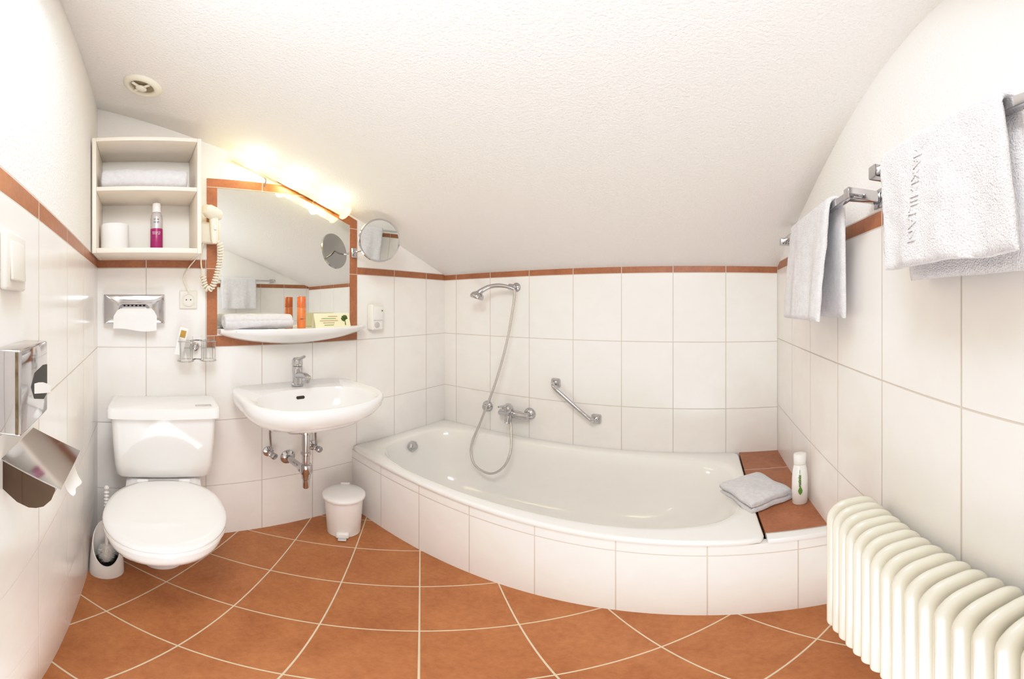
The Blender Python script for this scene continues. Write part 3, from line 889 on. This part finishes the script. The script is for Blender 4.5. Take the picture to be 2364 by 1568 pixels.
mk_bm("leaf_print", bm, GREEN, sb, smooth=0)

# ---------------------------------------------------------------- shower
sh = thing("shower_holder", (-.965, YB, 1.225), "chrome wall holder for the hand shower", "shower holder")
lathe("rosette", [(0, 0), (.025, 0), (.025, .005), (.018, .012), (.010, .016), (.009, .05), (0, .05)], (-.962, YB, 1.225), CHROME, sh, axis=(0, -1, 0))
lathe("cradle", [(0, -.016), (.012, -.016), (.016, -.012), (.016, .012), (.012, .016), (0, .016)], (-.962, 1.630, 1.225), CHROME, sh, axis=(.9, .1, -.15), seg=24)
hs = thing("hand_shower", (-1.0, 1.61, 1.20), "chrome hand shower with long grey hose hanging over the bathtub", "shower")
tube("handle", [(-.938, 1.622, 1.212), (-.975, 1.610, 1.226), (-1.02, 1.594, 1.232), (-1.065, 1.575, 1.226), (-1.10, 1.560, 1.208), (-1.118, 1.552, 1.19)], [.009, .010, .012, .012, .014, .019], CHROME, hs, seg=16, smoothn=6)
lathe("shower_head", [(0, .022), (.016, .020), (.032, .010), (.038, -.002), (.038, -.012), (.034, -.018), (.030, -.0185), (.0, -.0185)], (-1.125, 1.550, 1.180), CHROME, hs, axis=(.25, .15, .9), seg=36)
hp = [(-.938, 1.622, 1.210), (-.937, 1.622, 1.18), (-.948, 1.62, 1.10), (-.977, 1.61, .933), (-1.038, 1.60, .717), (-1.118, 1.575, .482), (-1.150, 1.53, .335), (-1.109, 1.50, .240), (-1.0, 1.48, .218), (-.93, 1.50, .268), (-.912, 1.54, .356), (-.945, 1.60, .467), (-.955, 1.61, .495)]
tube("hose", hp, .0066, HOSE, hs, seg=12, smoothn=10)

bmx = thing("bath_mixer", (-.955, YB, .525), "chrome single lever bath mixer on the tiled wall above the tub", "bath mixer")
for xx in (-1.022, -.880):
    lathe("rosette", [(0, 0), (.034, 0), (.034, .005), (.027, .016), (.015, .022), (.013, .05), (0, .05)], (xx, YB, .532), CHROME, bmx, axis=(0, -1, 0))
lathe("body", [(0, -.088), (.017, -.086), (.019, -.08), (.019, -.05), (.022, -.045), (.024, 0), (.022, .045), (.019, .05), (.019, .08), (.017, .086), (0, .088)], (-.951, 1.635, .532), CHROME, bmx, axis=(1, 0, 0))
lathe("lever_cap", [(0, 0), (.024, 0), (.026, .012), (.025, .034), (.018, .044), (0, .046)], (-.975, 1.630, .545), CHROME, bmx, axis=(0, -.35, 1))
rings = []
for t_, w in ((0, .012), (.03, .010), (.07, .008), (.085, .004)):
    c_ = Vector((-.975, 1.600 - t_ * .9, .588 + t_ * .12))
    rings.append([(c_.x + p_[0], c_.y, c_.z + p_[1]) for p_ in rrect(w, .0045, .003)])
loft("lever", rings, CHROME, bmx)
lathe("spout", [(0, 0), (.018, 0), (.018, .03), (.015, .036), (.015, .045), (0, .045)], (-.975, 1.630, .520), CHROME, bmx, axis=(0, -.6, -1))
lathe("hose_connector", [(0, -.03), (.009, -.03), (.010, .0), (.010, .02), (0, .02)], (-.957, 1.612, .515), CHROMED, bmx, axis=(0, .1, 1), seg=16)
we = thing("shower_outlet", (-1.152, YB, .535), "round chrome wall outlet beside the bath mixer", "outlet")
lathe("rosette", [(0, 0), (.034, 0), (.033, .006), (.024, .016), (.014, .02), (0, .02)], (-1.152, YB, .535), CHROME, we, axis=(0, -1, 0))
lathe("stop_knob", [(0, .02), (.016, .02), (.017, .035), (.012, .04), (0, .041)], (-1.152, YB, .535), CHROME, we, axis=(0, -1, 0), seg=16)

# ---------------------------------------------------------------- grab bar
gb = thing("grab_bar", (-.62, YB, .63), "slanted chrome grab bar on tiled wall above bathtub", "grab bar")
P0 = Vector((-.730, YB, .722)); P1 = Vector((-.512, YB, .548))
dd = (P1 - P0).normalized()
offv = Vector((0, -.058, 0))
tube("bar", [P0 + offv * .15, P0 + offv * .6 , P0 + offv * .9 + dd * .012, P0 + offv + dd * .04, P0 + offv + dd * .07, P1 + offv - dd * .07, P1 + offv - dd * .04, P1 + offv * .9 - dd * .012, P1 + offv * .6, P1 + offv * .15], .0105, CHROME, gb, seg=18, smoothn=6)
for P_ in (P0, P1):
    rings = []
    for yy, h_, r_ in ((0, .026, .012), (-.006, .026, .012), (-.014, .023, .012), (-.022, .017, .012), (-.026, .014, .011)):
        rings.append([(P_.x + p_[0], P_.y + yy, P_.z + p_[1]) for p_ in rrect(h_, h_, r_)])
    loft("mounting_plate", rings, CHROME, gb, smooth=50)

# ---------------------------------------------------------------- towel rails + towels
def rail(ya_, yb_, zr, lab):
    r = thing("towel_rail", (XR, (ya_ + yb_) / 2, zr), lab, "towel rail", "towel rails")
    box("bar", (.288, ya_, zr - .008), (.304, yb_, zr + .008), CHROME, r, bevel=.002, seg=2)
    for yy in (ya_ + .012, yb_ - .012):
        box("bracket", (.284, yy - .013, zr - .012), (XR - .006, yy + .013, zr + .014), CHROME, r, bevel=.003, seg=2)
        box("wall_plate", (XR - .0058, yy - .020, zr - .022), (XR, yy + .020, zr + .022), CHROME, r, bevel=.002, seg=2)
rail(.655, 1.285, 1.362, "chrome square towel rail holding a small towel")
rail(-.02, .565, 1.372, "chrome square towel rail holding a large towel")

def towel(name, xr, zr, y0_, y1_, zf, zb, outf, outb, shf, amp, th, label, ny=44):
    r0 = .0175
    def fxx(y_, s_):
        return xr - r0 - outf * s_ - amp * s_ * (sin(y_ * 34 + 1.0) * .6 + sin(y_ * 71 + 2) * .3) - .003 * noise.noise(Vector((y_ * 30, s_ * 8, 1.3)))
    rings = []
    for i in range(ny + 1):
        y_ = y0_ + (y1_ - y0_) * i / ny
        pts = []; ys = []
        for j in range(22):
            s_ = 1 - j / 21
            hem = 0.0035 * noise.noise(Vector((y_ * 15, 0, 0)))
            pts.append((fxx(y_, s_), zr + (zf + hem - zr) * s_)); ys.append(y_ + shf * s_)
        for j in range(1, 10):
            a_ = pi - pi * j / 10
            pts.append((xr + r0 * cos(a_), zr + r0 * sin(a_))); ys.append(y_)
        for j in range(20):
            s_ = j / 19
            pts.append((xr + r0 + outb * s_ + amp * .4 * s_ * sin(y_ * 40), zr + (zb - zr) * s_)); ys.append(y_ + .3 * shf * s_)
        e = .45 if i in (0, ny) else (.85 if i in (1, ny - 1) else 1)
        rb = ribbon(pts, th * e)
        yy = ys + ys[::-1]
        rings.append([(p_.x, yy[k_], p_.y) for k_, p_ in enumerate(rb)])
    o_ = loft(name, rings, TERRY, None, smooth=80, label=label, category="towel")
    return o_, fxx
tw1, _ = towel("hanging_towel", .296, 1.362, .745, 1.085, 1.092, 1.10, .024, .006, .0, .008, .0125, "small white terry towel folded over the far chrome rail")
tw2, f2 = towel("hanging_towel", .296, 1.372, .250, .505, 1.182, 1.170, .016, .012, -.038, .009, .011, "white terry towel with embossed lettering over the chrome rail", ny=60)
zr, zf = 1.372, 1.182
def proj(co):
    s_ = min(1, max(0, (zr - co.z) / (zr - zf)))
    y_ = co.y - (-.038) * s_
    return Vector((f2(y_, s_) - .0055 - .0002 + (co.x - .25), co.y, co.z))
text("embossed_lettering", "MAXIMILIAN", .026, (.25, .390, 1.285), (0, 0, -1), (0, -1, 0), TERRY, tw2, extrude=.0014, fn=proj, label="raised terry lettering", bold=.0002)

# ---------------------------------------------------------------- radiator
rd = thing("radiator", (.28, .3, 0), "cream ribbed column radiator mounted along the tiled wall", "radiator")
RX, RZ0, RZ1 = .296, .235, .700
PITCH = .0310
def sec(yc):
    rings = []
    for dy, ins in ((-.0125, .026), (-.0115, .016), (-.0085, .007), (-.004, .001), (0, 0), (.004, .001), (.0085, .007), (.0115, .016), (.0125, .026)):
        hx_, hz_ = .057 - ins * .9, (RZ1 - RZ0) / 2 - ins
        ring = []
        r = .046 - ins * .6
        for p_ in rrect(hx_, hz_, min(r, hx_ - .001), 9):
            ring.append((RX + p_[0], yc + dy, (RZ0 + RZ1) / 2 + p_[1]))
        rings.append(ring)
    return rings
first = None
for i in range(21):
    yc = .654 - i * PITCH
    if first is None:
        first = loft("radiator_section", sec(yc), RADM, rd, smooth=70)
    else:
        c = first.copy(); c.location.y -= i * PITCH; COL.objects.link(c)
for zz in (.64, .30):
    tube("connecting_pipe", [(RX + .01, .655, zz), (RX + .01, .035, zz)], .022, RADM, rd, seg=16)
for yy in (.59, .10):
    box("wall_bracket", (RX + .02, yy - .01, .45), (XR, yy + .01, .49), RADM, rd, bevel=.002)

# ---------------------------------------------------------------- paper dispensers on switch wall
pd = thing("paper_dispenser", (-.46, YL, 1.0), "chrome paper dispenser with tarnished edges on the tiled wall", "paper dispenser")
box("case", (-.524, YL, .965), (-.400, -.139, 1.076), CHROME, pd, bevel=.004, seg=3)
box("tarnished_edge", (-.4002, -.146, .968), (-.3992, -.142, 1.073), RUST, pd, label="tarnished rusty edge")
prism("slot", [(-.440, 1.022), (-.455, 1.038), (-.50, 1.042), (-.519, 1.040), (-.519, .995), (-.50, .990), (-.455, 1.002)], 'Y', -.1392, -.1384, DARK, pd, smooth=0)
bm = bmesh.new()
addloft(bm, [[(-.452 - .058 * f, -.1382 + .006 * f, 1.024 - .016 * f + .004 * sin(f * 3)), (-.452 - .058 * f, -.1382 + .006 * f, 1.010 - .012 * f), (-.452 - .058 * f, -.1376 + .007 * f, 1.010 - .012 * f), (-.452 - .058 * f, -.1376 + .007 * f, 1.024 - .016 * f + .004 * sin(f * 3))] for f in (0, .25, .5, .75, 1)])
mk_bm("paper_sheet", bm, PAPER, pd)

ph = thing("toilet_paper_holder", (-.50, YL, .87), "chrome toilet paper holder with curved hinged cover", "toilet paper holder")
rc = Vector((0, -.136, .868))
prof = [(YL, .912), (-.150, .900), (-.125, .889), (-.108, .881), (-.107, .872), (-.112, .856), (-.122, .843)]
prof_b = [(-.132, .837), (-.142, .836), (-.158, .843), (YL, .862)]
def pring(xx, pts): return [(xx, a_, b_) for a_, b_ in pts]
thin = [(a_ - .0012, b_ - .0014) for a_, b_ in prof[::-1]]
rings = [pring(-.570, prof + thin), pring(-.4395, prof + thin)]
loft("cover", rings, CHROMEK, ph, smooth=30)
pl = [(YL, .9145), (-.098, .8775), (-.0985, .8755), (YL, .9125)]
loft("flap", [pring(-.576, pl), pring(-.434, pl)], CHROME, ph, smooth=20)
for xx in (-.4405, -.570):
    loft("side_cheek", [pring(xx, [(a_, b_ - .0016) for a_, b_ in prof] + prof_b), pring(xx + .0015, [(a_, b_ - .0016) for a_, b_ in prof] + prof_b)], CHROMEK, ph, smooth=20)
tube("spindle", [(-.568, rc.y, rc.z), (-.440, rc.y, rc.z)], .004, CHROME, ph, seg=12)
rl = thing("toilet_roll", (-.505, rc.y, rc.z - .03), "white toilet paper roll inside the chrome holder", "toilet roll")
rings = lathe_rings([(.012, -.05), (.0225, -.05), (.0235, -.048), (.0235, .048), (.0225, .05), (.012, .05), (.012, -.05)], (-.505, rc.y, rc.z), axis=(1, 0, 0), seg=44)
loft("roll", rings, PAPER, rl, cap=False)
bm = bmesh.new()
tl = [(-.1065, .868), (-.104, .852), (-.101, .842), (-.097, .836), (-.094, .834)]
rings = []
for f in [i / 10 for i in range(11)]:
    xx = -.566 + .075 * f
    ring = [(xx, a_ + .002 * sin(f * 9) * j / 4, b_ - .012 * (1 - f) * j / 4) for j, (a_, b_) in enumerate(tl)]
    rings.append(ring + [(a_, b_ - .0007, c_) for a_, b_, c_ in ring[::-1]])
addloft(bm, rings)
mk_bm("loose_sheet", bm, PAPER, rl, smooth=60)

# ---------------------------------------------------------------- lights
def area(name, loc, target, size, e, col=(1, 1, 1)):
    L_ = bpy.data.lights.new(name, 'AREA'); L_.energy = e; L_.size = size; L_.color = col
    o_ = bpy.data.objects.new(name, L_); o_.location = loc
    o_.rotation_euler = (Vector(target) - Vector(loc)).to_track_quat('-Z', 'Y').to_euler()
    COL.objects.link(o_); return o_
area("added_ceiling_fill", (-.12, .06, 1.84), (-.85, 1.0, .6), .42, 7.5, (1.0, .988, .975))  # unseen area fill under the ceiling, added to light the room
area("added_ceiling_fill", (-.36, -.0, 1.87), (-.75, .60, .2), .28, 3.2, (1.0, .988, .975))  # second unseen fill, added to spread the brightness more evenly
area("added_floor_fill", (-.09, .09, .06), (-.24, .30, 1.2), .60, 7.0, (.98, .99, 1.0))  # unseen upward fill near the floor, added to brighten the ceiling
for i, y_ in enumerate((.47, .65, .83)):
    L_ = bpy.data.lights.new("bulb_light", 'POINT'); L_.energy = 0.30; L_.color = (1.0, .84, .54); L_.shadow_soft_size = .02
    o_ = bpy.data.objects.new("bulb_light", L_); o_.location = lp(y_, 0.0, .110); COL.objects.link(o_)
w = bpy.data.worlds.new("world"); scene.world = w; w.use_nodes = True
w.node_tree.nodes["Background"].inputs[0].default_value = (1, 1, 1, 1)
w.node_tree.nodes["Background"].inputs[1].default_value = 0.6

# ---------------------------------------------------------------- camera (equirectangular panorama, as the photograph)
cd = bpy.data.cameras.new("camera"); cam = bpy.data.objects.new("camera", cd); COL.objects.link(cam)
cam.location = (0, 0, 1.13)
cam.rotation_euler = (radians(90), 0, .5309)
cd.type = 'PANO'
cd.clip_start = .01
F = 825.0
tgt = cd.cycles if hasattr(cd, "cycles") and hasattr(cd.cycles, "panorama_type") else cd
tgt.panorama_type = 'EQUIRECTANGULAR'
tgt.longitude_min = -1182 / F; tgt.longitude_max = 1182 / F
tgt.latitude_max = 704 / F; tgt.latitude_min = -(1568 - 704) / F
scene.camera = cam
vs_ = scene.view_settings
vs_.view_transform = 'Standard'
vs_.look = 'None'
vs_.exposure = 0.28
# soft highlight shoulder, like the photograph's tone response
vs_.use_curve_mapping = True
cm = vs_.curve_mapping
cm.white_level = (3.2, 3.2, 3.2)
cv = cm.curves[3]
cv.points[0].location = (0, 0)
cv.points[1].location = (1, .985)
for L_, py in ((.24, .235), (.48, .47), (.72, .685), (1.0, .83), (1.4, .90), (1.9, .94), (2.5, .968)):
    cv.points.new(L_ / 3.2, py)
cm.update()
